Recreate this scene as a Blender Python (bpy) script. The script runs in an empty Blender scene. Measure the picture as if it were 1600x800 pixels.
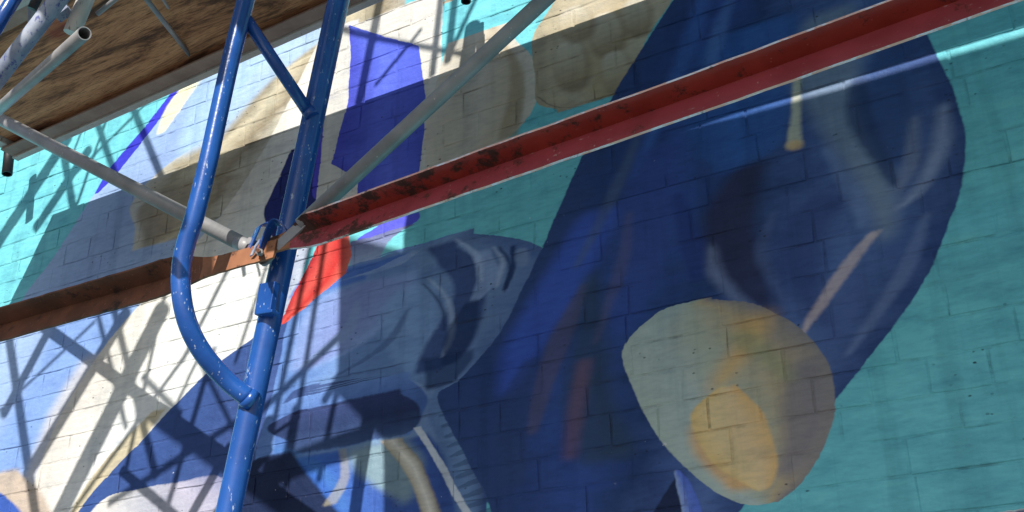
import bpy, bmesh, math, random
from mathutils import Vector, Matrix
random.seed(7)
S0 = bpy.context.scene
COL = S0.collection
# ------------------------------------------------------------------ camera
F_PX, PITCH, YAW, ROLL, DIST = 1821.36, 0.444391, -0.520600, -0.0067522, 2.02201
cp, sp = math.cos(PITCH), math.sin(PITCH)
FW = Vector((math.sin(YAW)*cp, math.cos(YAW)*cp, sp))
RT0 = Vector((math.cos(YAW), -math.sin(YAW), 0)); UP0 = RT0.cross(FW)
RT = RT0*math.cos(ROLL)+UP0*math.sin(ROLL); UP = -RT0*math.sin(ROLL)+UP0*math.cos(ROLL)
CAM = Vector((0, -DIST, 0))
cd = bpy.data.cameras.new('camera'); cam = bpy.data.objects.new('camera', cd); COL.objects.link(cam)
cd.sensor_width = 36; cd.lens = 36*F_PX/1600; cd.clip_start = .05; cd.clip_end = 500
M3 = Matrix((RT, UP, -FW)).transposed()
cam.matrix_world = Matrix.Translation(CAM) @ M3.to_4x4()
S0.camera = cam
S0.render.resolution_x = 1024; S0.render.resolution_y = 512
# ------------------------------------------------------------------ light
SUN = Vector((.30, -1.0, .68)).normalized()          # towards the sun
el = math.asin(SUN.z); az = math.atan2(SUN.x, SUN.y)
w = bpy.data.worlds.new('World'); S0.world = w; w.use_nodes = True
nt = w.node_tree; bg = nt.nodes['Background']; sky = nt.nodes.new('ShaderNodeTexSky')
sky.sky_type = 'NISHITA'; sky.sun_disc = False; sky.sun_elevation = el; sky.sun_rotation = az
nt.links.new(sky.outputs[0], bg.inputs[0]); bg.inputs[1].default_value = .082
sd = bpy.data.lights.new('sun', 'SUN'); sd.energy = 4.9; sd.angle = math.radians(.45); sd.color = (1, .95, .87)
so = bpy.data.objects.new('sun', sd); COL.objects.link(so)
so.rotation_euler = SUN.to_track_quat('Z', 'Y').to_euler()
vs = S0.view_settings; vs.view_transform = 'Standard'; vs.look = 'None'; vs.exposure = .43; vs.gamma = 1

# ------------------------------------------------------------------ helpers
def at(px, py, y=0.0):
    """a point of the plane Y=y, seen from the camera through a pixel of the 1600x800 photo"""
    d = FW + RT*((px-800)/F_PX) - UP*((py-400)/F_PX)
    return CAM + d*((y+DIST)/d.y)
def depth(P): return (P-CAM).dot(FW)
def lin(c): return tuple((v/255/12.92 if v/255 <= .04045 else ((v/255+.055)/1.055)**2.4) for v in c)
LIT = (1.22, 1.15, 1.06); SHD = (.38, .40, .42)
def L(r, g, b): return tuple(min(.86, a/k) for a, k in zip(lin((r, g, b)), LIT))
def S(r, g, b):
    c = [a/k for a, k in zip(lin((r, g, b)), SHD)]; m = max(1, max(c)/.84)
    return (max(.004, c[0]/m*.97-.013), max(.004, c[1]/m-.005), c[2]/m*.84)
def tag(o, label=None, cat=None, group=None, kind=None):
    for k, v in (('label', label), ('category', cat), ('group', group), ('kind', kind)):
        if v: o[k] = v
    return o
def link(name, me, mat, parent=None):
    o = bpy.data.objects.new(name, me); COL.objects.link(o)
    if mat and not me.materials: me.materials.append(mat)
    if parent: o.parent = parent
    return o
def empty(name, loc, label, cat, group=None):
    o = bpy.data.objects.new(name, None); COL.objects.link(o); o.location = loc; o.empty_display_size = .05
    bpy.context.view_layer.update()
    return tag(o, label, cat, group)
def child(name, me, mat, parent):
    """mesh given in world coordinates"""
    me.transform(Matrix.Translation(-parent.location)); me.update()
    return link(name, me, mat, parent)
def catmull(pts, n=8):
    if len(pts) < 3: return pts
    out = []; P = [pts[0]*2-pts[1]]+pts+[pts[-1]*2-pts[-2]]
    for i in range(1, len(P)-2):
        a, b, c, d = P[i-1:i+3]
        for k in range(n):
            t = k/n
            out.append(.5*((2*b)+(-a+c)*t+(2*a-5*b+4*c-d)*t*t+(-a+3*b-3*c+d)*t**3))
    out.append(P[-2]); return out
def tube_me(pts, r, seg=24, cap=True, hollow=0, jitter=0, radii=None):
    bm = bmesh.new(); rings = []; prev = None
    for i, p in enumerate(pts):
        t = (pts[min(i+1, len(pts)-1)]-pts[max(i-1, 0)]).normalized()
        if prev is None:
            n = t.orthogonal().normalized()
        else: n = (prev-t*prev.dot(t)).normalized()
        prev = n; b = t.cross(n); rr = radii[i] if radii else r
        rr2 = rr if not isinstance(rr, tuple) else rr[0]
        rings.append([bm.verts.new(p+(n*math.cos(a)+b*math.sin(a))*rr2*(1+random.uniform(-jitter, jitter))) for a in [2*math.pi*k/seg for k in range(seg)]])
    for A, B in zip(rings, rings[1:]):
        for k in range(seg):
            f = bm.faces.new((A[k], A[(k+1) % seg], B[(k+1) % seg], B[k])); f.smooth = True
    for e, ring in ((0, rings[0]), (1, rings[-1])):
        if hollow and e:
            p = pts[-1]; t = (pts[-1]-pts[-2]).normalized()
            inn = [bm.verts.new(p+(v.co-p)*(1-hollow)) for v in ring]
            dp = [bm.verts.new(v.co-t*.12) for v in inn]
            for k in range(seg):
                bm.faces.new((ring[k], ring[(k+1) % seg], inn[(k+1) % seg], inn[k]))
                bm.faces.new((inn[k], inn[(k+1) % seg], dp[(k+1) % seg], dp[k]))
            bm.faces.new(dp)
        elif cap: bm.faces.new(ring if e else ring[::-1])
    bmesh.ops.recalc_face_normals(bm, faces=bm.faces)
    me = bpy.data.meshes.new('tube'); bm.to_mesh(me); bm.free(); return me
def box_me(sx, sy, sz, mat4=Matrix(), bev=.0012):
    bm = bmesh.new(); bmesh.ops.create_cube(bm, size=1)
    bmesh.ops.scale(bm, vec=(sx, sy, sz), verts=bm.verts)
    if bev: bmesh.ops.bevel(bm, geom=bm.edges[:], offset=bev, segments=2, affect='EDGES', profile=.5)
    bmesh.ops.transform(bm, matrix=mat4, verts=bm.verts)
    me = bpy.data.meshes.new('box'); bm.to_mesh(me); bm.free(); return me
def frame_mat(o, x, up):
    x = x.normalized(); z = (up-x*up.dot(x)).normalized(); y = z.cross(x)
    m = Matrix((x, y, z)).transposed().to_4x4(); m.translation = o; return m

# ------------------------------------------------------------------ node helper
class N:
    def __init__(s, name):
        s.m = bpy.data.materials.new(name); s.m.use_nodes = True; s.t = s.m.node_tree
        s.b = s.t.nodes['Principled BSDF']
    def node(s, t, **kw):
        n = s.t.nodes.new(t)
        for k, v in kw.items(): setattr(n, k, v)
        return n
    def put(s, sock, v):
        if isinstance(v, bpy.types.NodeSocket): s.t.links.new(v, sock)
        elif v is not None: sock.default_value = v if not isinstance(v, tuple) or len(v) != 3 or sock.type != 'RGBA' else (*v, 1)
    def math(s, op, a, b=None, c=None, clamp=False):
        n = s.node('ShaderNodeMath', operation=op, use_clamp=clamp)
        for i, v in enumerate((a, b, c)): s.put(n.inputs[i], v)
        return n.outputs[0]
    def rng(s, v, a, b, c=0., d=1., smooth=False):
        n = s.node('ShaderNodeMapRange'); n.interpolation_type = 'SMOOTHSTEP' if smooth else 'LINEAR'
        for i, q in enumerate((v, a, b, c, d)): s.put(n.inputs[i], q)
        return n.outputs[0]
    def noise(s, vec, scale, detail=3., rough=.5, dist=0.):
        n = s.node('ShaderNodeTexNoise'); s.put(n.inputs['Vector'], vec); s.put(n.inputs['Scale'], scale)
        s.put(n.inputs['Detail'], detail); s.put(n.inputs['Roughness'], rough); s.put(n.inputs['Distortion'], dist)
        return n
    def vor(s, vec, scale):
        n = s.node('ShaderNodeTexVoronoi'); s.put(n.inputs['Vector'], vec); s.put(n.inputs['Scale'], scale); return n.outputs['Distance']
    def mapping(s, vec, scale=(1, 1, 1), rot=(0, 0, 0)):
        n = s.node('ShaderNodeMapping'); s.put(n.inputs[0], vec); n.inputs['Rotation'].default_value = rot; n.inputs['Scale'].default_value = scale
        return n.outputs[0]
    def mix(s, f, a, b, mode='MIX'):
        n = s.node('ShaderNodeMix', data_type='RGBA', blend_type=mode)
        s.put(n.inputs[0], f); s.put(n.inputs[6], a); s.put(n.inputs[7], b); return n.outputs[2]
    def ramp(s, f, stops):
        n = s.node('ShaderNodeValToRGB'); s.put(n.inputs[0], f); e = n.color_ramp.elements
        while len(e) < len(stops): e.new(.5)
        for q, (p, c) in zip(e, stops): q.position = p; q.color = (*c, 1)
        return n.outputs[0]
    def pos(s): return s.node('ShaderNodeNewGeometry').outputs['Position']
    def bump(s, h, st, dist=.001, normal=None):
        n = s.node('ShaderNodeBump'); s.put(n.inputs['Height'], h); n.inputs['Strength'].default_value = st
        n.inputs['Distance'].default_value = dist
        if normal: s.put(n.inputs['Normal'], normal)
        return n.outputs[0]
    def fin(s, col, rough=.6, normal=None, metal=0., spec=.5):
        s.put(s.b.inputs['Base Color'], col); s.put(s.b.inputs['Roughness'], rough); s.put(s.b.inputs['Metallic'], metal)
        s.b.inputs['Specular IOR Level'].default_value = spec
        if normal: s.put(s.b.inputs['Normal'], normal)
        return s.m
#@MURAL
# ------------------------------------------------------------------ the painted wall surface
def fcurve(n, sock, pts):
    """float curve node through (u, v) points, both in 0..1"""
    c = n.node('ShaderNodeFloatCurve'); n.put(c.inputs['Value'], sock)
    cu = c.mapping.curves[0]
    c.mapping.extend = 'HORIZONTAL'
    while len(cu.points) < len(pts): cu.points.new(.5, .5)
    for p, (u, v) in zip(cu.points, pts): p.location = (u, v); p.handle_type = 'VECTOR'
    c.mapping.update(); return c.outputs[0]
X0, XR = -4.2, 5.2
class Mural(N):
    def start(s):
        p = s.pos(); s.P = p
        n1 = s.noise(p, 9., 4., .6); n2 = s.noise(p, 90., 2., .5)
        sep = s.node('ShaderNodeSeparateXYZ'); s.put(sep.inputs[0], p)
        w = s.node('ShaderNodeSeparateColor'); s.put(w.inputs[0], n1.outputs['Color'])
        w2 = s.node('ShaderNodeSeparateColor'); s.put(w2.inputs[0], n2.outputs['Color'])
        s.x = s.math('ADD', s.math('MULTIPLY_ADD', w.outputs[0], .014, sep.outputs[0]), s.math('MULTIPLY_ADD', w2.outputs[0], .004, -.009))
        s.z = s.math('ADD', s.math('MULTIPLY_ADD', w.outputs[1], .014, sep.outputs[2]), s.math('MULTIPLY_ADD', w2.outputs[1], .004, -.009))
        s.xn = s.math('MULTIPLY_ADD', s.x, 1/XR, -X0/XR)
        br = s.noise(s.mapping(p, (7, 7, 22), (0, .5, 0)), 1., 4., .65); s.brush = br.outputs[0]
        s.n1 = n1.outputs[0]
        s.col = s.ramp(s.brush, [(.3, TEAL[0]), (.55, TEAL[1]), (.75, TEAL[2])])
    def shape(s, left, right, cols, soft=.003, way='h', op=1., smooth=True, turb=.25):
        """left and right outlines from top to bottom (photo pixels); cols = colour or list across (h) or down (v)"""
        def chain(c):
            P = [Vector((q.x, q.z, 0)) for q in (at(*a) for a in c)]
            return catmull(P, 5) if smooth and len(P) > 2 else P
        A, B = chain(left), chain(right)
        z1 = max(A[0].y, B[0].y); z0 = min(A[-1].y, B[-1].y)
        def norm(P):
            P = sorted(((p.y-z0)/(z1-z0), (p.x-X0)/XR) for p in P)
            out = []
            for u, v in P:
                u = min(1, max(0, u))
                if not out or u-out[-1][0] > .004: out.append((u, v))
            if out[0][0] > 0: out.insert(0, (0, out[0][1]))
            if out[-1][0] < 1: out.append((1, out[-1][1]))
            return out
        q = N.__new__(N); q.t = bpy.data.node_groups.new('painted_shape', 'ShaderNodeTree')
        for nm, ty in (('X', 'Float'), ('Z', 'Float'), ('Brush', 'Float'), ('Color', 'Color')):
            q.t.interface.new_socket(nm, in_out='INPUT', socket_type='NodeSocket'+ty)
        for nm, ty in (('Color', 'Color'), ('Z', 'Float')): q.t.interface.new_socket(nm, in_out='OUTPUT', socket_type='NodeSocket'+ty)
        gi = q.node('NodeGroupInput'); go = q.node('NodeGroupOutput'); xn, z, brush, col = gi.outputs[:4]
        u = q.rng(z, z0, z1)
        gl = fcurve(q, u, norm(A)); gr = fcurve(q, u, norm(B))
        a = q.math('SUBTRACT', xn, gl); b = q.math('SUBTRACT', gr, xn)
        k = soft/XR
        m = q.math('MINIMUM', q.rng(a, -k, k, smooth=True), q.rng(b, -k, k, smooth=True))
        m2 = q.rng(q.math('ABSOLUTE', q.math('SUBTRACT', z, (z0+z1)/2)), (z1-z0)/2+soft*.3, (z1-z0)/2-soft, smooth=True)
        m = q.math('MULTIPLY', m, m2)
        if op < 1: m = q.math('MULTIPLY', m, op)
        if isinstance(cols[0], (int, float)): c = cols
        else:
            t = q.math('SUBTRACT', 1., u) if way == 'v' else q.math('DIVIDE', a, q.math('MAXIMUM', q.math('SUBTRACT', gr, gl), .002))
            t = q.math('ADD', t, q.math('MULTIPLY_ADD', brush, turb, -turb/2))
            k = len(cols)-1
            c = q.ramp(t, [(i/k, w_) for i, w_ in enumerate(cols)])
        q.put(go.inputs[0], q.mix(m, col, c)); q.put(go.inputs[1], q.math('MULTIPLY_ADD', m, 1e-7, z))
        g = s.node('ShaderNodeGroup'); g.node_tree = q.t
        for i, v in enumerate((s.xn, s.z, s.brush, s.col)): s.put(g.inputs[i], v)
        s.col, s.z = g.outputs[0], g.outputs[1]
    def stroke(s, pts, wid, col, soft=.006, op=1., way='h'):
        """a brush stroke running down the wall, wid in pixels (one number, or one per point)"""
        w_ = wid if isinstance(wid, (list, tuple)) else [wid]*len(pts)
        s.shape([(p[0]-q/2, p[1]) for p, q in zip(pts, w_)], [(p[0]+q/2, p[1]) for p, q in zip(pts, w_)], col, soft if soft < .012 else soft*.55, way, op)
    def blob(s, cx, cy, rx, ry, cols, soft=.02, op=1., way='v', lean=0):
        A, B = [], []
        for i in range(9):
            t = math.pi*i/8; y = cy-ry*math.cos(t); dx = rx*math.sin(t); sh = lean*math.cos(t)
            A.append((cx-dx+sh-.5, y)); B.append((cx+dx+sh+.5, y))
        s.shape(A, B, cols, soft, way, op)
TEAL = [(.135, .50, .565), (.165, .56, .62), (.19, .61, .65)]
def paint():
    s = Mural('mural_paint'); s.start()
    sh, st, bl = s.shape, s.stroke, s.blob
    # --- pale cloth on the left: grey-blue, cream, tan
    sh([(290, 120), (230, 200), (150, 300), (85, 400), (30, 475), (-40, 600), (-140, 780), (-160, 830)],
       [(560, 20), (560, 120), (520, 250), (480, 400), (460, 500), (440, 600), (420, 700), (420, 830)],
       [L(168, 192, 222), L(150, 172, 208), L(165, 186, 214), L(178, 190, 208), L(190, 195, 205)], .003)
    sh([(100, 480), (40, 600), (-20, 720), (-60, 830)], [(210, 480), (150, 600), (90, 720), (60, 830)], L(128, 160, 212), .05, op=.8)
    sh([(285, 122), (225, 200), (172, 262), (148, 302)], [(296, 122), (243, 195), (190, 262), (153, 302)], L(62, 62, 200))
    sh([(300, 118), (262, 165), (246, 205)], [(322, 118), (290, 160), (256, 208)], L(240, 232, 190), .008)
    # tan sleeve
    sh([(620, -60), (470, 60), (390, 120), (340, 200), (255, 262), (205, 318), (212, 355)],
       [(860, -60), (660, 0), (560, 60), (460, 170), (400, 260), (330, 350), (240, 384)],
       [L(200, 196, 182), L(168, 154, 126), L(210, 196, 164), L(156, 140, 112), L(200, 190, 168)], .008, turb=.6)
    sh([(330, 95), (300, 150), (280, 230)], [(520, 50), (430, 120), (330, 230)], L(176, 204, 230), .03, op=.85)
    sh([(250, 300), (215, 330), (225, 372)], [(320, 270), (300, 330), (262, 376)], [L(140, 128, 110), L(176, 158, 128)], .02, op=.8)
    # cream cloth edge sweeping down
    sh([(505, 50), (470, 120), (420, 220), (350, 330), (240, 450), (150, 560), (80, 680), (30, 830)],
       [(560, 40), (545, 160), (500, 300), (455, 420), (420, 520), (330, 600), (220, 700), (130, 830)],
       [L(226, 216, 198), L(238, 232, 218), L(240, 236, 226), L(222, 218, 206)], .004, turb=.5)
    sh([(130, 560), (80, 640), (40, 740), (10, 830)], [(190, 540), (160, 640), (110, 740), (70, 830)], L(216, 206, 192), .03, op=.7)
    st([(250, 640), (205, 690), (150, 760), (110, 830)], [16, 30, 34, 30], L(206, 190, 156), .008)
    sh([(0, 735), (-30, 780), (-30, 830)], [(30, 735), (70, 780), (90, 830)], L(196, 176, 156), .015)
    sh([(-40, 745), (-60, 790), (-60, 830)], [(-38, 745), (20, 785), (50, 830)], L(60, 92, 170), .01)
    # deep blue cloth under it
    sh([(424, 500), (400, 525), (340, 570), (280, 625), (210, 700), (140, 775), (90, 850)],
       [(640, 500), (660, 600), (690, 650), (720, 700), (760, 775), (760, 790), (760, 850)],
       [L(58, 84, 140), L(54, 78, 130), L(68, 90, 142), L(66, 94, 158), L(60, 86, 146)], .003)
    sh([(330, 742), (215, 760), (150, 790), (120, 850)], [(335, 742), (420, 770), (430, 800), (430, 850)],
       [L(222, 214, 200), L(180, 178, 182), L(190, 182, 194), L(140, 140, 170)], .006)
    # violet and cream collar, blue panel, red tab
    sh([(455, 235), (425, 300), (412, 335), (430, 380)], [(500, 235), (500, 300), (480, 350), (470, 390)], S(24, 26, 78), .003)
    sh([(512, 120), (495, 240), (488, 300), (496, 315)], [(530, 120), (520, 240), (515, 300), (505, 320)], L(84, 76, 200), .003)
    sh([(522, 50), (500, 260), (495, 300)], [(690, 60), (688, 200), (670, 320)], L(222, 214, 200), .002)
    sh([(545, 40), (548, 90), (544, 160), (530, 210), (518, 256), (560, 282)], [(548, 40), (600, 56), (655, 72), (665, 150), (664, 200), (655, 262), (650, 281)],
       [L(78, 84, 196), L(98, 114, 222), L(84, 98, 206)], .0015, smooth=False)
    sh([(590, 352), (560, 372), (560, 380)], [(655, 330), (652, 345), (600, 374)], L(98, 98, 224), .003)
    sh([(600, 362), (548, 378), (548, 424)], [(652, 348), (612, 372), (592, 408)], [L(118, 120, 160), L(170, 188, 214)], .004, way='v')
    # beige rounded sleeve and boulder-like lumps, upper middle
    sh([(700, 68), (668, 180), (664, 250), (668, 300)], [(800, 58), (836, 100), (828, 180), (700, 290)],
       [L(216, 204, 184), L(206, 194, 172), L(212, 200, 180), L(206, 188, 160), L(222, 212, 192)], .003)
    st([(786, 66), (806, 110), (806, 160), (792, 214)], [5, 20, 26, 30], L(168, 148, 112), .01, .7)
    sh([(900, -60), (862, 10), (832, 60), (836, 120), (840, 160), (870, 170)], [(1090, -60), (1045, 10), (1010, 60), (990, 110), (960, 150), (890, 170)],
       [L(186, 170, 138), L(205, 188, 156), L(190, 168, 130), L(212, 196, 164)], .0025, turb=.6)
    for (cx, cy, rx, ry) in ((892, 100, 26, 40), (948, 52, 26, 34), (962, 112, 22, 34), (900, 35, 26, 26), (994, 26, 22, 30)):
        bl(cx+3, cy+5, rx+2, ry+3, L(146, 126, 96), .014, .75)
        bl(cx-1, cy-2, rx-1, ry-1, [L(222, 210, 186), L(204, 188, 156), L(170, 148, 112)], .012, .8)
    st([(840, 150), (868, 166), (915, 166)], 1, L(90, 70, 66), .006)
    # blue folded cloth, centre
    sh([(700, 366), (640, 388), (560, 408), (480, 436), (448, 510), (430, 600), (400, 700)],
       [(740, 364), (826, 378), (860, 410), (830, 480), (790, 570), (760, 620), (740, 700)],
       [S(62, 84, 138), S(70, 90, 138), S(66, 86, 130), S(76, 94, 134), S(52, 68, 112)], .003, turb=.5)
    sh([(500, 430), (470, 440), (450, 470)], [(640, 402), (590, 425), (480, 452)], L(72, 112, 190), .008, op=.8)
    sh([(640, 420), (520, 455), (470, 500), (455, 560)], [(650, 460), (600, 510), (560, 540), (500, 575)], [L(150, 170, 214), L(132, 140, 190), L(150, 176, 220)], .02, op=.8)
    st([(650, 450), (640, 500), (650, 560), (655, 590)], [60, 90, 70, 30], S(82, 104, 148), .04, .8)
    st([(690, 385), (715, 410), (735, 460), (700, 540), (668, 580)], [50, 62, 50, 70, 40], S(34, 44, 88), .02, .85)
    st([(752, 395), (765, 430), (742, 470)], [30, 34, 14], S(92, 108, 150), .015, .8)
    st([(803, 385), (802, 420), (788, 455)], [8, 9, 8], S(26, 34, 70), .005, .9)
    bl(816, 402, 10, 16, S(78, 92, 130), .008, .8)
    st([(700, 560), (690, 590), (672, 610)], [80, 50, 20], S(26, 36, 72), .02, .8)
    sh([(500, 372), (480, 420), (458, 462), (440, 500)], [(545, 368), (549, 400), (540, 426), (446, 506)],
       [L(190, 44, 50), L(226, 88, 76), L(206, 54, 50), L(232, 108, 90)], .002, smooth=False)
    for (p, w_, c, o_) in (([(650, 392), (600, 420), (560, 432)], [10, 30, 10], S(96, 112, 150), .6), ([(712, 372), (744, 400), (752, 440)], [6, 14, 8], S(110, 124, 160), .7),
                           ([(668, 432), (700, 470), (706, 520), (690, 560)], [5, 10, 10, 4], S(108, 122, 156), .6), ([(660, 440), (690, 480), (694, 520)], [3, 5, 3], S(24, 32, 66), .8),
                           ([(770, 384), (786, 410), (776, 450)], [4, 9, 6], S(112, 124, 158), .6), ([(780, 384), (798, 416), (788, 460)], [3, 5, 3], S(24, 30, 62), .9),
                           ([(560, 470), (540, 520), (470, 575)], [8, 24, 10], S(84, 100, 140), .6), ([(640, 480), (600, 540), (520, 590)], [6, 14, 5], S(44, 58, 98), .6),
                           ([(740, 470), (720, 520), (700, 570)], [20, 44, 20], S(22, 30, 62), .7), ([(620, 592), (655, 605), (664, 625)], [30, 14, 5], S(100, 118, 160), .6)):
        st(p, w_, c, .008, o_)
    # cuff
    sh([(600, 588), (500, 606), (430, 640), (430, 680)], [(640, 592), (668, 620), (664, 640), (640, 680)], [S(70, 92, 146), S(48, 66, 118), S(56, 80, 136)], .006, way='v')
    sh([(560, 583), (470, 605), (440, 632)], [(620, 584), (500, 600), (450, 628)], S(34, 42, 82), .005, op=.8)
    sh([(600, 612), (500, 630), (432, 656), (418, 672), (450, 690)], [(625, 616), (655, 636), (650, 668), (600, 688), (560, 694)], [S(36, 42, 80), S(28, 34, 66), S(42, 54, 92)], .006, way='v')
    # lower middle blues
    sh([(640, 684), (420, 700), (395, 740), (380, 830)], [(670, 676), (700, 720), (730, 780), (750, 830)], [S(34, 56, 120), S(38, 66, 134), S(42, 60, 120), S(38, 54, 108)], .01)
    st([(430, 700), (480, 720), (520, 755), (540, 800)], [30, 30, 22, 16], S(46, 76, 130), .03, .5)
    sh([(450, 704), (395, 720), (380, 760), (370, 830)], [(455, 704), (480, 740), (520, 790), (560, 830)], S(22, 24, 50), .01)
    sh([(600, 684), (540, 690), (560, 740), (620, 780)], [(640, 690), (660, 720), (650, 760), (640, 790)], S(88, 104, 118), .025, op=.85)
    st([(612, 688), (640, 720), (660, 760), (684, 830)], [36, 36, 30, 34], [S(120, 112, 104), S(158, 154, 158), S(96, 88, 84)], .006, .95)
    st([(535, 700), (540, 745), (515, 790)], [12, 14, 20], S(112, 108, 100), .012, .5)
    sh([(690, 600), (668, 640), (690, 700), (720, 830)], [(720, 600), (740, 680), (754, 740), (758, 830)], [S(62, 80, 122), S(70, 90, 130), S(48, 60, 100)], .01)
    for i in range(11):
        y = 640+i*16; x = 690+i*4.2
        sh([(x+52, y-16), (x, y+6), (x-4, y+10)], [(x+53, y-14), (x+30, y+2), (x+1, y+12)], S(36, 48, 82), .004, op=.55)
    st([(652, 668), (680, 710), (712, 770), (745, 830)], [13, 12, 13, 15], S(142, 148, 172), .003)
    # --- the big dark-blue rounded form on the right
    sh([(1090, -60), (1050, 5), (1000, 80), (958, 150), (912, 240), (880, 310), (850, 380), (822, 440), (780, 520), (722, 590), (684, 620), (720, 700), (765, 790), (770, 850)],
       [(1390, -60), (1432, 20), (1466, 90), (1492, 150), (1508, 215), (1502, 290), (1480, 360), (1448, 430), (1404, 500), (1350, 570), (1290, 640), (1230, 710), (1170, 780), (1120, 850)],
       [S(34, 46, 88), S(32, 44, 90), S(38, 54, 112), S(30, 42, 82), S(46, 60, 108), S(58, 74, 122), S(36, 48, 92)], .003, turb=.35)
    st([(1110, -40), (1080, 60), (1040, 160), (990, 280)], [16, 26, 20, 10], S(44, 68, 130), .03, .7)
    st([(940, 330), (880, 440), (820, 540), (790, 620)], [60, 70, 60, 20], S(44, 62, 140), .05, .8)
    st([(1030, 230), (1010, 330), (1000, 430), (960, 520)], [60, 80, 60, 20], S(38, 50, 108), .05, .7)
    st([(915, 440), (880, 520), (850, 600), (830, 680)], [10, 34, 30, 16], S(62, 58, 84), .02, .6)
    st([(925, 420), (925, 520), (920, 620), (950, 720)], [20, 50, 80, 90], S(36, 46, 66), .05, .7)
    st([(915, 560), (900, 640), (890, 720)], [22, 26, 20], S(78, 58, 82), .03, .6)
    # flowing folds inside it
    sh([(1100, 60), (1060, 150), (1075, 230), (1110, 262)], [(1250, 40), (1240, 140), (1230, 210), (1180, 262)], [S(36, 56, 110), S(38, 66, 128), S(40, 62, 118)], .02, op=.9)
    st([(1300, 20), (1290, 110), (1320, 200), (1370, 290), (1385, 380)], [70, 110, 80, 60, 20], S(86, 98, 124), .05, .75)
    sh([(1240, 120), (1236, 180), (1230, 225)], [(1252, 120), (1251, 180), (1254, 225)], S(138, 138, 134), .007, op=.8)
    bl(1242, 226, 12, 10, S(150, 126, 98), .01, .8)
    st([(1400, 60), (1380, 160), (1400, 260)], [50, 90, 40], S(34, 48, 92), .05, .8)
    st([(1475, 160), (1470, 230), (1440, 290), (1400, 330)], [14, 26, 22, 10], S(100, 110, 146), .03, .7)
    st([(1180, 250), (1140, 340), (1160, 430), (1210, 500)], [40, 80, 80, 20], S(34, 32, 58), .05, .8)
    st([(1300, 300), (1250, 380), (1260, 450), (1300, 520)], [60, 70, 60, 20], S(40, 50, 96), .05, .8)
    st([(1370, 360), (1320, 420), (1280, 480), (1250, 530)], [14, 24, 18, 8], S(142, 128, 140), .015, .7)
    st([(1110, 380), (1120, 430), (1180, 490), (1240, 520)], [10, 26, 20, 8], S(84, 92, 130), .03, .7)
    st([(1450, 330), (1420, 410), (1370, 490), (1320, 560)], [14, 26, 22, 10], S(72, 84, 126), .02, .7)
    for (p, w_, c, o_) in (([(1150, -20), (1120, 60), (1100, 160)], [10, 24, 10], S(60, 84, 140), .5), ([(1010, 180), (960, 300), (900, 420)], [8, 20, 10], S(56, 66, 96), .5),
                           ([(1290, 230), (1330, 300), (1350, 360)], [14, 30, 12], S(76, 92, 136), .6), ([(1340, 120), (1345, 190), (1400, 290)], [20, 44, 20], S(26, 36, 74), .7),
                           ([(1430, 180), (1425, 250), (1405, 300)], [10, 26, 10], S(92, 98, 128), .5), ([(1060, 300), (1080, 380), (1090, 440)], [16, 40, 20], S(30, 38, 92), .7),
                           ([(985, 330), (970, 420), (930, 540)], [10, 20, 8], S(66, 62, 92), .4), ([(830, 560), (800, 650), (800, 760)], [20, 50, 40], S(34, 44, 84), .6),
                           ([(1210, 330), (1190, 400), (1225, 470)], [10, 22, 10], S(64, 74, 118), .5), ([(1340, 420), (1330, 470), (1295, 540)], [20, 40, 20], S(54, 66, 116), .6)):
        st(p, w_, c, .022, o_)
    # --- pale pebble shape low on the right
    sh([(1096, 466), (1030, 488), (975, 540), (980, 585), (1010, 650), (1050, 710), (1100, 756), (1150, 784), (1186, 790)],
       [(1112, 467), (1180, 476), (1250, 512), (1294, 570), (1304, 630), (1290, 690), (1260, 745), (1220, 782), (1190, 790)],
       [S(118, 128, 134), S(120, 130, 140), S(118, 122, 122), S(124, 112, 100), S(92, 88, 98)], .0025, turb=.35)
    st([(1180, 490), (1170, 530), (1130, 590), (1110, 620)], [60, 40, 30, 14], S(166, 132, 88), .06, .7)
    st([(1262, 560), (1258, 620), (1250, 690), (1220, 750)], [40, 70, 56, 30], S(88, 84, 98), .04, .8)
    st([(1090, 660), (1110, 710), (1170, 765)], [30, 50, 60], S(150, 116, 82), .03, .8)
    sh([(1125, 604), (1084, 640), (1082, 670), (1110, 720), (1160, 755), (1184, 768)], [(1150, 604), (1190, 640), (1208, 690), (1214, 730), (1205, 760), (1190, 768)],
       [S(166, 142, 104), S(176, 156, 128), S(172, 150, 126), S(160, 130, 96)], .006, turb=.5)
    st([(1150, 520), (1200, 560), (1240, 600)], [60, 40, 20], S(104, 108, 92), .04, .6)
    sh([(1060, 742), (1020, 800), (1000, 850)], [(1064, 742), (1086, 800), (1100, 850)], S(24, 28, 56), .004)
    sh([(1052, 735), (1058, 760), (1075, 850)], [(1060, 735), (1085, 765), (1115, 850)], [S(110, 126, 176), S(66, 84, 156), S(58, 74, 150)], .003)
    # pale band below the mural, bottom right corner
    sh([(1700, 778), (1475, 797), (1300, 812), (1300, 900)], [(1900, 770), (1900, 790), (1900, 820), (1900, 900)], [S(176, 178, 190), S(60, 60, 90), S(190, 180, 176), S(150, 140, 140)], .004, turb=1.)
    # --- paint surface
    spk = s.noise(s.P, 260., 3., .6).outputs[0]; big = s.noise(s.P, 2.3, 3., .5).outputs[0]
    col = s.mix(1., s.col, s.ramp(s.brush, [(.25, (.74, .76, .82)), (.45, (.95, .95, .96)), (.6, (1, 1, 1)), (.8, (1., .96, .9))]), 'MULTIPLY')
    col = s.mix(1., col, s.ramp(big, [(.3, (.90, .91, .92)), (.7, (1, 1, 1))]), 'MULTIPLY')
    bri = s.noise(s.mapping(s.P, (26, 26, 110), (0, .6, 0)), 1., 3., .6).outputs[0]
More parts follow.
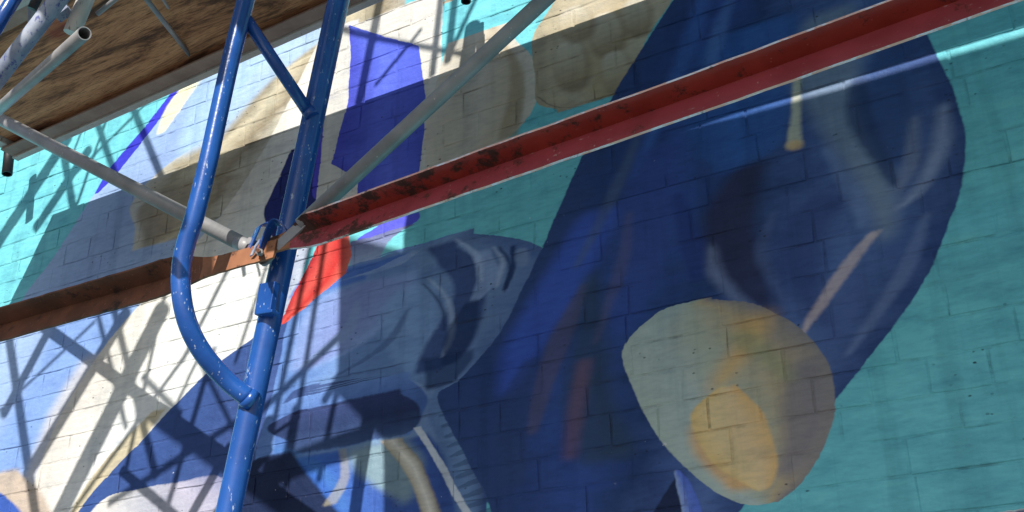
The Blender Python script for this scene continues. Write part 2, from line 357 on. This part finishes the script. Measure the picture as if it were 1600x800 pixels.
    col = s.mix(1., col, s.ramp(bri, [(.3, (.86, .87, .9)), (.55, (1, 1, 1)), (.8, (1.06, 1.05, 1.02))]), 'MULTIPLY')
    run = s.noise(s.mapping(s.P, (16, 16, 1.4)), 1., 4., .6).outputs[0]
    col = s.mix(1., col, s.ramp(run, [(.35, (.84, .86, .87)), (.5, (1, 1, 1))]), 'MULTIPLY')
    pit = s.math('MULTIPLY', s.rng(s.vor(s.mapping(s.P, (1, .2, 1.6)), 42.), .16, .08), s.rng(s.noise(s.P, 6., 3., .6).outputs[0], .54, .64))
    col = s.mix(s.math('MULTIPLY', pit, .8), col, (.02, .02, .03))
    sy = s.node('ShaderNodeSeparateXYZ'); s.put(sy.inputs[0], s.P)
    joint = s.rng(sy.outputs[1], .0006, .0026)          # set back between the bricks: darkened in patches
    crk = s.rng(s.noise(s.mapping(s.P, (1, 1, 2)), 17., 4., .7).outputs[0], .46, .62)
    col = s.mix(s.math('MULTIPLY', joint, s.math('MULTIPLY_ADD', crk, .38, .04)), col, (.025, .025, .035))
    chip = s.math('MULTIPLY', s.rng(s.noise(s.P, 55., 3., .6).outputs[0], .70, .74), s.rng(s.noise(s.P, 4., 2., .5).outputs[0], .55, .7))
    col = s.mix(chip, col, (.6, .6, .62))
    h = s.math('ADD', s.math('MULTIPLY', s.noise(s.P, 34., 5., .62).outputs[0], 1.), s.math('MULTIPLY', spk, .22))
    h = s.math('SUBTRACT', h, s.math('MULTIPLY', pit, .8))
    return s.fin(col, s.rng(s.n1, .3, .7, .55, .75), s.bump(h, .55, .006), 0., .22)
#@STEEL
# ------------------------------------------------------------------ scaffold materials
def obj_co(n): return n.node('ShaderNodeTexCoord').outputs['Object']
def steel_paint(name, c1, c2, worn, amount=.66, rough=.32, rust=None, ramount=.7, streak=(3, 3, 1), grad=0):
    n = N(name); p = obj_co(n)
    a = n.noise(p, 14., 4., .6).outputs[0]; c = n.mix(n.rng(a, .35, .65), c1, c2)
    g = n.rng(n.noise(n.mapping(p, streak), 40., 5., .7).outputs[0], amount, amount+.05)
    c = n.mix(n.math('MULTIPLY', g, .8), c, worn)
    sp_ = n.math('MULTIPLY', n.rng(n.vor(n.mapping(p, (1, 1, .6)), 120.), .20, .05), n.rng(n.noise(p, 30., 3., .5).outputs[0], .56, .64))
    c = n.mix(sp_, c, worn)
    if rust:
        nz = n.noise(p, 24., 6., .72).outputs[0]
        if grad:        # rustier towards the bolted end
            sx = n.node('ShaderNodeSeparateXYZ'); n.put(sx.inputs[0], p)
            nz = n.math('ADD', nz, n.rng(sx.outputs[0], 0, grad, .13, -.02))
        r = n.rng(nz, ramount, ramount+.09)
        c = n.mix(r, c, n.mix(n.noise(p, 90., 3., .6).outputs[0], rust, tuple(v*.3 for v in rust)))
        g = n.math('MAXIMUM', g, r)
    h = n.math('ADD', n.noise(p, 60., 5., .65).outputs[0], n.math('MULTIPLY', g, -.5))
    return n.fin(c, n.rng(g, 0, 1, rough, .72), n.bump(h, .35, .0012), 0., .5)
MB = steel_paint('blue_enamel', (.010, .055, .235), (.014, .080, .32), (.42, .47, .56), .635, .24, (.16, .07, .04), .78)
MG = steel_paint('galvanised_tube', (.20, .20, .205), (.29, .285, .29), (.55, .55, .55), .68, .42, (.16, .14, .10), .66)
MSM = steel_paint('paint_smeared_tube', (.16, .19, .28), (.34, .37, .44), (.03, .04, .22), .56, .6)
MRUST = steel_paint('rusted_steel', (.095, .035, .018), (.17, .062, .03), (.25, .11, .06), .62, .8, (.05, .022, .014), .55)
MRED = steel_paint('red_oxide_paint', (.25, .022, .014), (.34, .036, .022), (.42, .16, .13), .70, .45, (.07, .022, .012), .54, (1, 3, 3), .9)
MPINK = steel_paint('sky_lit_red_paint', (.26, .034, .042), (.34, .052, .065), (.5, .3, .3), .64, .5, (.10, .03, .02), .60, (1, 3, 3), .9)  # lower leg of the red rail: sky light put into a pinker colour
MEDGE = steel_paint('sunlit_edge_paint', (.72, .34, .26), (.80, .50, .42), (.74, .80, .92), .50, .45, (.2, .07, .04), .58, (1, 4, 4), .5)  # thin rail edges: sunlight painted in as a much paler colour
MRLIT = steel_paint('sunlit_rust', (.22, .085, .038), (.32, .135, .065), (.5, .05, .04), .66, .8, (.10, .04, .02), .55)  # lit copy of the rust: sun on the flattened ends put into the colour
MBLK = N('black_rubber').fin((.012, .012, .014), .5)
MALU = steel_paint('aluminium_rail', (.42, .39, .35), (.54, .50, .45), (.2, .16, .13), .60, .5)
MLIP = steel_paint('stained_rail_lip', (.26, .165, .125), (.36, .24, .185), (.36, .30, .27), .62, .7)
def plywood():
    n = N('stained_plywood'); p = obj_co(n)
    g = n.noise(n.mapping(p, (1.1, 7, 3), (0, 0, .10)), 2.2, 8., .70, .9).outputs[0]
    c = n.ramp(g, [(.34, (.045, .022, .014)), (.43, (.18, .078, .040)), (.52, (.50, .225, .105)), (.70, (.66, .34, .165))])
    f = n.noise(n.mapping(p, (5, 60, 5), (0, 0, .05)), 5., 5., .7).outputs[0]
    c = n.mix(n.rng(f, .50, .66, 0., .75), c, (.035, .02, .013))
    blot = n.rng(n.noise(p, 5., 3., .55).outputs[0], .60, .68)
    c = n.mix(n.math('MULTIPLY', blot, .55), c, (.30, .045, .03))
    gr = n.rng(n.noise(p, 3.1, 3., .5).outputs[0], .58, .72, 0., .5)
    c = n.mix(gr, c, (.26, .20, .07))
    return n.fin(c, .75, n.bump(f, .5, .002), 0., .25)
MPLY = plywood()
MSHADE = N('bounce_sheet_pale'); MSHADE = MSHADE.fin(MSHADE.mix(MSHADE.noise(MSHADE.pos(), 6.).outputs[0], (.50, .56, .60), (.62, .66, .68)), .6)  # kept pale so the added shade sheet bounces light onto the wall
#@WALL
# ------------------------------------------------------------------ brick wall
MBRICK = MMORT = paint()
ROW, BL, GAP = .067, .2032, .0042
z_base = at(1450, 740).z % ROW
wall = empty('brick_wall', (-1.5, 0, -1.5), 'painted brick wall covered by a turquoise, navy and cream abstract mural', 'wall')
def mortar_me():
    from mathutils import noise
    bm = bmesh.new(); x0, x1, z0, z1 = -7.5, 2.2, -1.56, 4.6
    nx, nz = 330, 300; G = []
    def grid(t, lo, hi, fa, fb, f):      # finer between fa and fb
        return lo+(hi-lo)*t
    xs = [x0+(-3.6-x0)*i/20 for i in range(20)]+[-3.6+4.*i/400 for i in range(400)]+[.4+(x1-.4)*i/20 for i in range(21)]
    zs = [z0+(.2-z0)*i/12 for i in range(12)]+[.2+2.7*i/250 for i in range(250)]+[2.9+(z1-2.9)*i/12 for i in range(13)]
    for x in xs:
        G.append([bm.verts.new((x, .0013+.0019*noise.noise(Vector((x*9, 0, z*14)))+.0013*noise.noise(Vector((x*45, 3, z*45))), z)) for z in zs])
    for A, B in zip(G, G[1:]):
        for j in range(len(zs)-1): bm.faces.new((A[j], B[j], B[j+1], A[j+1]))
    bk = [bm.verts.new((x, .2, z)) for x, z in ((x0, z0), (x1, z0), (x1, z1), (x0, z1))]
    bm.faces.new(bk[::-1])
    c = [G[0][0], G[-1][0], G[-1][-1], G[0][-1]]
    bm.faces.new([g_[0] for g_ in G][::-1]+[bk[0], bk[1]]); bm.faces.new([g_[-1] for g_ in G]+[bk[2], bk[3]])
    bm.faces.new(G[0]+[bk[3], bk[0]]); bm.faces.new(G[-1][::-1]+[bk[1], bk[2]])
    bmesh.ops.recalc_face_normals(bm, faces=bm.faces)
    me = bpy.data.meshes.new('mortar'); bm.to_mesh(me); bm.free(); return me
child('mortar_bed', mortar_me(), MMORT, wall)
def brick_verts(lx, lz, rnd):
    """front face outline with worn corners, a soft bevel and sides going into the wall"""
    hx, hz = lx/2, lz/2; j = .0016
    out = []
    base = [(-hx, -hz), (0, -hz), (hx, -hz), (hx, hz), (0, hz), (-hx, hz)]
    o = [(x+rnd.uniform(-j, j), z+rnd.uniform(-j, j)) for x, z in base]
    b = rnd.uniform(.0014, .0034)
    fr = [(x-(b if x > hx/2 else -b if x < -hx/2 else 0), z-(b if z > 0 else -b)) for x, z in o]
    V = [(x, 0, z) for x, z in fr]+[(x, .0010, z) for x, z in o]+[(x, .012, z) for x, z in o]
    Fc = [(0, 1, 2, 3, 4, 5)]
    for k in range(6):
        q = (k+1) % 6; Fc.append((k, k+6, q+6, q)); Fc.append((k+6, k+12, q+12, q+6))
    return V, Fc
rnd = random.Random(3)
protos = {}
for kind, lx in (('s', BL-GAP), ('h', BL/2-GAP)):
    protos[kind] = []
    for i in range(10):
        V, Fc = brick_verts(lx, ROW-GAP, rnd)
        me = bpy.data.meshes.new('brick'); me.from_pydata(V, [], Fc); me.update(); me.materials.append(MBRICK); protos[kind].append(me)
bricks = []
x_ph = at(1318, 690).x
k = 0
nrow = int((4.5+1.5)/ROW)
for r in range(nrow):
    zc = z_base+(r-22)*ROW+ROW/2
    if zc < -1.5: continue
    head = (r % 6 == 1)
    step = BL/2 if head else BL
    off = x_ph+(0 if r % 2 else BL/2)+(BL/4 if head else 0)+rnd.uniform(-.012, .012)
    off = off-math.ceil((off+7.4)/step)*step+step
    x = off
    while x < 2.1:
        l = step; kd = 'h' if head else 's'
        if not head and rnd.random() < .06: l = BL/2; kd = 'h'
        bricks.append((kd, x+l/2, zc)); x += l
def seen(b):
    P = Vector((b[1], 0, b[2])); v = P-CAM; d = v.dot(FW)
    if d < .1: return 0
    px = 800+F_PX*v.dot(RT)/d; py = 400-F_PX*v.dot(UP)/d
    if not (-60 < px < 1660 and -40 < py < 840): return 0
    return 1/d*(1 if b[0] == 's' else .8)
bricks.sort(key=lambda b: -seen(b))
stuff_V, stuff_F = [], []
for i, b in enumerate(bricks):
    me = rnd.choice(protos[b[0]]); dy = rnd.uniform(-.0012, .0006); rx = rnd.uniform(-.012, .012); rz = rnd.uniform(-.006, .006)
    Mx = Matrix.Translation((b[1], dy, b[2])) @ Matrix.Rotation(rx, 4, 'X') @ Matrix.Rotation(rz, 4, 'Z')
    if i < 300:
        o = bpy.data.objects.new('brick', me); COL.objects.link(o); o.parent = wall
        o.matrix_local = Matrix.Translation(-wall.location) @ Mx
    else:
        n0 = len(stuff_V); stuff_V += [Mx @ v.co for v in me.vertices]
        stuff_F += [tuple(n0+q for q in p.vertices) for p in me.polygons]
me = bpy.data.meshes.new('outer_bricks'); me.from_pydata(stuff_V, [], stuff_F); me.update()
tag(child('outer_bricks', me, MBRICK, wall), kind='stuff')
# ground, never in the picture but it lights the undersides
g = N('pale_concrete'); gp = g.pos()
gm = g.fin(g.mix(g.noise(gp, 3., 5., .6).outputs[0], (.10, .105, .115), (.16, .165, .175)), .85, g.bump(g.noise(gp, 40., 4., .6).outputs[0], .4, .004))
bm = bmesh.new()
bmesh.ops.create_grid(bm, x_segments=4, y_segments=4, size=150, matrix=Matrix.Translation((0, -100, -1.55)))
me = bpy.data.meshes.new('ground'); bm.to_mesh(me); bm.free(); tag(link('ground', me, gm), kind='structure')
#@SCAFFOLD
# ------------------------------------------------------------------ scaffold frame in front of the wall
YP = -.59
def ray(px, py, y): return at(px, py, y)
def ext(a, b, ta, tb):
    """a line through a and b, from parameter ta to tb"""
    return [a+(b-a)*ta, a+(b-a)*tb]
pa, pb = ray(529, 0, YP), ray(357, 800, YP)
pdir = (pa-pb).normalized()
fr = empty('blue_scaffold', pb-pdir*1.4, 'glossy blue tubular scaffold frame with a curved inner bar, standing in front of the mural', 'scaffold frame')
child('post', tube_me([pb-pdir*1.4, pb, pa, pa+pdir*.75], .0212, 40), MB, fr)
arch = [ray(388, 622, YP-.02), ray(354, 594, YP-.05), ray(318, 553, YP-.095), ray(295, 510, YP-.13), ray(284, 465, YP-.148), ray(283, 420, YP-.155),
        ray(291, 380, YP-.158), ray(305, 335, YP-.16), ray(326, 250, YP-.16), ray(338, 195, YP-.16), ray(359, 100, YP-.16), ray(384, 0, YP-.16), ray(408, -100, YP-.16)]
child('curved_bar', tube_me(catmull(arch, 6), .0165, 32), MB, fr)
child('weld_bead', tube_me([ray(395, 628, YP-.012), ray(384, 619, YP-.024)], .0185, 24), MB, fr)
child('brace_bar', tube_me([ray(382, 26, YP-.155), ray(485, 180, YP-.012)], .0118, 24), MB, fr)
child('brace_weld', tube_me([ray(481, 172, YP-.016), ray(489, 184, YP-.012)], .0138, 24), MB, fr)
tc = ray(423, 465, YP-.022)
child('stop_tab', box_me(.036, .014, .056, frame_mat(tc+Vector((-.008, 0, 0)), Vector((1, 0, -.1)), pdir)), MB, fr)
child('tab_lip', box_me(.040, .020, .006, frame_mat(ray(417, 490, YP-.026), Vector((1, 0, -.1)), pdir)), MB, fr)
# brace lock: stud, folded lock plate and bail
st0 = ray(418, 392, YP)
child('stud', tube_me([st0+Vector((0, .02, 0)), st0+Vector((0, -.05, 0))], .0065, 20), MG, fr)
child('washer', tube_me([ray(420, 402, YP-.034), ray(416, 399, YP-.040)], .019, 28), MG, fr)
def strip_me(pts, width_dir, wd, th):
    bm = bmesh.new(); pr = None
    for i, p in enumerate(pts):
        t = (pts[min(i+1, len(pts)-1)]-pts[max(i-1, 0)]).normalized(); n = t.cross(width_dir).normalized()
        q = [bm.verts.new(p+width_dir*a*wd/2+n*b*th/2) for a, b in ((-1, -1), (1, -1), (1, 1), (-1, 1))]
        if pr:
            for k in range(4): bm.faces.new((pr[k], pr[(k+1) % 4], q[(k+1) % 4], q[k]))
        else: bm.faces.new(q[::-1])
        pr = q
    bm.faces.new(pr); bmesh.ops.recalc_face_normals(bm, faces=bm.faces)
    bmesh.ops.bevel(bm, geom=[e for e in bm.edges if e.calc_face_angle(0) > 1.], offset=.0008, segments=2, affect='EDGES')
    for f in bm.faces: f.smooth = len(f.verts) == 4 and False
    me = bpy.data.meshes.new('strip'); bm.to_mesh(me); bm.free(); return me
bail = catmull([ray(406, 402, YP-.06), ray(413, 380, YP-.062), ray(422, 356, YP-.064), ray(431, 347, YP-.06), ray(443, 353, YP-.05), ray(453, 372, YP-.04)], 5)
child('lock_bail', strip_me(bail, Vector((.25, -1, .1)).normalized(), .022, .003), MB, fr)
lp = [ray(385, 399, YP-.05), ray(394, 378, YP-.052), ray(404, 355, YP-.054), ray(414, 350, YP-.054), ray(426, 352, YP-.054)]
child('lock_plate', strip_me([p for p in lp], Vector((.9, -.5, -.15)).normalized(), .026, .003), MB, fr)
child('latch', strip_me([ray(393, 400, YP-.066), ray(399, 386, YP-.07), ray(407, 374, YP-.068)], Vector((1, -.2, 0)).normalized(), .009, .003), MSM, fr)
child('lock_pin', tube_me([ray(409, 397, YP-.05), ray(405, 393, YP-.085)], .0062, 6), MG, fr)
child('lock_pin', tube_me([ray(407, 395, YP-.06), ray(403, 391, YP-.098)], .0034, 16), MRUST, fr)
# ------------------------------------------------------------------ angle-iron rails
def angle_me(P, up_frac, leg=.045, th=.0045, taper0=0, taper1=0, mats=None, n=48):
    """angle iron from P[0] to P[1]; flattened ends over the given lengths"""
    a, b = P; x = (b-a).normalized(); ln = (b-a).length
    out = Vector((0, -1, 0)); out = (out-x*out.dot(x)).normalized(); dn = x.cross(out); dn = dn if dn.z < 0 else -dn
    bm = bmesh.new(); pr = None; ys = []
    cuts = sorted(set([ln*i/n for i in range(n+1)]+[taper0*i/14 for i in range(15)]+[ln-taper1*i/14 for i in range(15)]))
    for s_ in cuts:
        f0 = min(1, s_/taper0) if taper0 else 1; f1 = min(1, (ln-s_)/taper1) if taper1 else 1
        q = min(f0, f1); q = max(0, (q-.42)/.58); q = q*q*(3-2*q)
        # q=1: top leg points out, low leg down; q=0: both in one upright plate
        th_t = math.radians(17)*q+math.radians(98)*(1-q)   # angle above 'out'
        th_l = math.radians(-73)*q+math.radians(-82)*(1-q)
        lt = leg*(.35+.65*q); ll = leg*(.45+.55*q)
        wob = Vector((0, math.sin(s_*9.)*.0006, math.sin(s_*5.+1)*.0008))
        c = a+x*s_+wob+dn*(.008*(1-q))+out*(.012*(1-q))
        dt = out*math.cos(th_t)-dn*math.sin(th_t); dl = out*math.cos(th_l)-dn*math.sin(th_l)
        nt_ = (dn-dt*dn.dot(dt)); nt_ = out.lerp(dn, q) ; nt_ = (nt_-dt*nt_.dot(dt)).normalized()
        nl_ = out-dl*out.dot(dl); nl_.normalize()
        jt = random.uniform(-.0007, .0007)
        # order: outer top edge, inner top edge, inner corner, inner low edge, outer low edge, outer corner
        inner = c+nt_*th*.5+nl_*th*.5
        q6 = [c+dt*(lt+jt), c+dt*(lt+jt)+nt_*th, inner+dt*.001, c+dl*(ll+jt)+nl_*th, c+dl*(ll+jt), c]
        q6 = [bm.verts.new(v) for v in q6]
        if pr:
            for k_ in range(6):
                f = bm.faces.new((pr[k_], pr[(k_+1) % 6], q6[(k_+1) % 6], q6[k_]))
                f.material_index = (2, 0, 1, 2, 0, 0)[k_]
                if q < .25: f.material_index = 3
        else: bm.faces.new(q6[::-1])
        pr = q6
    bm.faces.new(pr); bmesh.ops.recalc_face_normals(bm, faces=bm.faces)
    me = bpy.data.meshes.new('angle'); bm.to_mesh(me); bm.free()
    for m in mats: me.materials.append(m)
    return me
YL = YP-.035
ra, rb = ray(396, 395, YL), ray(1620, -40, YL)
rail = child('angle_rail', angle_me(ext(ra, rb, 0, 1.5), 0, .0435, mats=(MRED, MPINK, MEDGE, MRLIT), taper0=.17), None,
             empty('red_angle_rail', ra, 'long red angle iron rail with edges painted pale as if sunlit crossing the mural to the right', 'rail'))
la, lb = ray(440, 386, YL-.008), ray(-40, 520, YL-.008)
child('angle_rail', angle_me(ext(la, lb, 0, 1.6), 0, .047, mats=(MRUST, MRUST, MRUST, MRLIT), taper0=.30), None,
      empty('rusty_angle_rail', la, 'dark brown rusty angle iron rail running from the post to the left edge', 'rail'))
# ------------------------------------------------------------------ tubes
def tube_thing(name, label, cat, pts, r, mat, group='scaffold tubes and braces', part='tube', seg=24, **kw):
    t = empty(name, pts[0].copy(), label, cat, group); child(part, tube_me(pts, r, seg, **kw), mat, t); return t
a, b = ray(378, 381, YP-.03), ray(0, 186, YP-.03)
t = tube_thing('cross_brace', 'grey tube brace slanting down from the left edge to the blue post', 'scaffold brace', ext(a, b, 0, 1.5), .0142, MG)
child('end_plug', tube_me([ray(392, 390, YP-.03), ray(373, 379, YP-.03)], .0144, 24), MG, t)
child('flattened_end', box_me(.05, .005, .026, frame_mat(ray(396, 391, YP-.03), a-b, Vector((0, 0, 1)))), MG, t)
a, b = ray(470, 352, YP-.045), ray(850, 0, YP-.02)
t = tube_thing('cross_brace', 'grey tube brace rising right from the blue post past the blue painted panel', 'scaffold brace', ext(a, b, 0, 1.4), .0140, MG)
child('flattened_end', box_me(.070, .006, .021, frame_mat(ray(455, 366, YP-.05), b-a, Vector((0, 0, 1)))), MG, t)
# ------------------------------------------------------------------ platform above
e0, e1 = ray(28, 252, -.19), ray(560, 18, -.215)
dx = (e1-e0).normalized(); dn_ = Vector((0, -1, 0)); dn_ = (dn_-dx*dn_.dot(dx)).normalized(); dz = dx.cross(dn_); dz = dz if dz.z > 0 else -dz
LN = 3.6; DW = .47
pf = empty('scaffold_platform', e0, 'brown stained plywood platform in aluminium rails, seen from below at the upper left', 'scaffold platform')
def pbox(name, x0, x1, y0, y1, z0, z1, mat, bev=.0015):
    c = e0+dx*(x0+x1)/2+dn_*(y0+y1)/2+dz*(z0+z1)/2
    me = box_me(x1-x0, y1-y0, z1-z0, Matrix(), bev)
    m4 = Matrix((dx, dn_, dz)).transposed().to_4x4(); m4.translation = c-pf.location
    o = link(name, me, mat, pf); o.matrix_local = m4; 
    return o
pbox('side_rail', 0, LN, 0, .020, 0, .055, MALU)
pbox('rail_lip', .002, LN-.002, .0215, .062, .006, .012, MLIP, .001)
pbox('side_rail', 0, LN, DW-.020, DW, 0, .055, MALU)
pbox('rail_lip', .002, LN-.002, DW-.062, DW-.0215, .006, .012, MLIP, .001)
pbox('end_rail', .0, .03, .022, DW-.022, .014, .052, MALU)
pbox('plywood_panel', .032, LN-.03, .022, DW-.022, .030, .042, MPLY)
for i in (2.1, 2.9): pbox('cross_member', i, i+.03, .062, DW-.062, .006, .029, MALU)
# black-capped ends of the platform brackets
for (px, py, qx, qy, y, r, lab) in ((18, 205, 11, 272, -.13, .0155, 'black capped tube end hanging under the left end of the platform'),
                                    (729, -40, 728, 3, -.13, .0118, 'black round tube end poking in at the top edge above the turquoise')):
    tube_thing('capped_tube', lab, 'tube', [ray(px, py, y), ray(qx, qy, y)], r, MBLK, None, 'cap', hollow=.25)
# ------------------------------------------------------------------ cluster of tubes, upper left corner
YC = -.95
def near(px0, px1, r, y0=YC, y1=None): return [ray(*px0, y0), ray(*px1, y1 if y1 is not None else y0)]
tube_thing('blue_tube', 'short bright blue scaffold tube cut by the top left corner', 'scaffold tube', near((-60, 130), (48, -45), 0), .0135, MB)
tube_thing('smeared_tube', 'thick grey tube smeared with blue and violet paint in the top left corner', 'scaffold tube', near((-60, 195), (125, -45), 0, -.93), .0165, MSM)
tube_thing('open_tube', 'galvanised tube with a dark open end in front of the plywood platform', 'scaffold tube', near((-60, 222), (132, 52), 0, -.75, -1.10), .0105, MG, hollow=.14)
cl = empty('tube_clamp', ray(120, 10, -.90), 'grey beige scaffold clamp behind the open tube end', 'clamp')
child('clamp_body', tube_me([ray(112, 52, -.88), ray(150, -40, -.88)], .0155, 24), MALU, cl)
child('clamp_jaw', box_me(.03, .02, .05, frame_mat(ray(92, 12, -.9), Vector((1, .3, .8)), Vector((0, 0, 1)))), MSM, cl)
child('clamp_bolt', tube_me([ray(50, 14, -.93), ray(66, -18, -.93)],   .0095, 6), MBLK, cl)
child('clamp_strap', box_me(.008, .02, .05, frame_mat(ray(52, 24, -.90), Vector((1, 0, .2)), Vector((-.2, 0, 1)))), MG, cl)
tube_thing('thin_tube', 'pale thin tube at the top edge beside the clamp', 'scaffold tube', near((152, 22), (215, -30), 0, -.85), .0048, MG)
tube_thing('thin_brace', 'thin grey rod slanting down across the underside of the plywood platform', 'scaffold brace', near((214, -20), (306, 98), 0, -.62, -.22), .0062, MG)
tube_thing('short_rod', 'short end of a second thin rod beside the slanting rod at the top edge', 'scaffold brace', near((240, -24), (263, 12), 0, -.62, -.50), .0036, MG)
# ------------------------------------------------------------------ scaffold bays higher up, outside the picture, whose shadows fall on the wall
up = empty('upper_scaffold_bay', Vector((-2, -1.3, 1.6)), 'scaffold bay higher up whose tube shadows cross the mural at left', 'scaffold')
def toward(W, y):
    t = -y/(-SUN.y); return W+SUN*t
def cast(p0, p1, wpx, y=-1.2, e=.05):
    A, B = at(*p0), at(*p1); wd = wpx*(depth(A)+depth(B))/2/F_PX
    A, B = toward(A, y), toward(B, y); d = (B-A)
    child('tube', tube_me([A-d*e, B+d*e], wd/2, 14), MG, up)
for c in (((100, 225), (-30, 420), 26), ((93, 200), (114, 325), 14), ((135, 240), (60, 350), 20), ((146, 175), (178, 268), 11), ((134, 190), (110, 250), 5),
          ((172, 170), (120, 320), 7), ((250, 140), (100, 290), 6), ((200, 150), (262, 300), 12),
          ((602, -40), (563, 150), 16), ((692, -30), (676, 110), 12), ((714, -30), (700, 90), 14), ((752, -20), (700, 90), 9),
          ((530, 44), (590, 60), 10), ((590, 60), (720, 84), 9), ((655, 50), (590, 130), 7)):
    cast(*c, y=-1.25)
for c in (((10, 500), (62, 850), 17), ((85, 500), (10, 640), 20), ((140, 510), (-20, 660), 6), ((190, 500), (50, 730), 27), ((245, 500), (80, 830), 38),
          ((172, 460), (240, 730), 13), ((155, 500), (195, 660), 9), ((262, 440), (200, 720), 9), ((362, 410), (290, 555), 9), ((290, 555), (120, 790), 9), ((310, 560), (262, 660), 7),
          ((225, 590), (280, 645), 10), ((415, 420), (370, 560), 7), ((330, 560), (250, 830), 12), ((300, 540), (380, 700), 8),
          ((508, 380), (450, 740), 11), ((482, 400), (420, 700), 11), ((600, 460), (400, 650), 13), ((400, 640), (180, 780), 12), ((592, 490), (510, 620), 15),
          ((540, 540), (500, 740), 12), ((585, 560), (560, 740), 18), ((380, 640), (340, 830), 14), ((460, 640), (440, 740), 10), ((560, 690), (420, 740), 40)):
    cast(*c, y=-1.45)
# added unseen sheet, outline shaped so its shadow covers the right of the mural
def slab(name, label, pts, y, th, mat):
    P = [toward(p, y) for p in pts]
    bm = bmesh.new(); A = [bm.verts.new(p) for p in P]; B = [bm.verts.new(p+Vector((0, -th, 0))) for p in P]
    bm.faces.new(A); bm.faces.new(B[::-1])
    for i in range(len(P)): j = (i+1) % len(P); bm.faces.new((A[i], A[j], B[j], B[i]))
    bmesh.ops.recalc_face_normals(bm, faces=bm.faces)
    t = empty(name, P[0].copy(), label, 'sheet'); me = bpy.data.meshes.new(name); bm.to_mesh(me); bm.free()
    child('sheet', me, mat, t)
def edge_shadow(x):
    """height on the wall of the shadow of the platform's outer edge"""
    q = e0+dn_*DW; t = q-SUN*(q.y/SUN.y); d = dx-SUN*(dx.y/SUN.y)
    return t.z+d.z*(x-t.x)/d.x
xa, xb = at(1160, 160).x, at(1600, 30).x
curve = catmull([Vector((x, y, 0)) for x, y in ((648, 290), (634, 350), (630, 410), (612, 460), (580, 495), (572, 560), (600, 680), (600, 900))], 4)
topw = [Vector((x, 0, edge_shadow(x)-g_)) for x, g_ in ((1.6, .022), (xb, .0165), (at(1330, 110).x, .0125), (xa, .006), (xa-.12, -.002), ((xa+at(700, 300).x)/2, -.02))]
slab('shade_sheet', 'unseen pale sheet added and shaped to shade the right of the mural',
     [at(c.x, c.y) for c in curve]+[at(1700, 900), at(2600, 900)]+topw, -1.3, .012, MSHADE)
# added unseen boards, cut to shade the rusty rail, left brace and frame top
def board(name, pts, ysrc, ycast, label):
    P = []
    for p in pts:
        q = at(*p, ysrc); P.append(q+SUN*((ycast-ysrc)/SUN.y))
    bm = bmesh.new(); A = [bm.verts.new(p) for p in P]; B = [bm.verts.new(p+Vector((0, -.018, 0))) for p in P]
    bm.faces.new(A); bm.faces.new(B[::-1])
    for i in range(len(P)): j = (i+1) % len(P); bm.faces.new((A[i], A[j], B[j], B[i]))
    bmesh.ops.recalc_face_normals(bm, faces=bm.faces)
    t = empty(name, P[0].copy(), label, 'board'); me = bpy.data.meshes.new(name); bm.to_mesh(me); bm.free()
    child('timber', me, MPLY, t)
board('shade_board', [(-500, 590), (-500, 690), (338, 462), (332, 372)], -.645, -1.75, 'long unseen board added to shade the rusty rail')
board('shade_board', [(30, 196), (318, 343), (308, 368), (22, 222)], -.62, -1.75, 'narrow unseen board added to shade the left grey brace')
board('frame_shade_board', [(352, 92), (470, 180), (436, 340), (462, 338), (496, 190), (640, -150), (370, -150)], -.66, -1.75, 'upright unseen board added to shade the top of the blue frame')
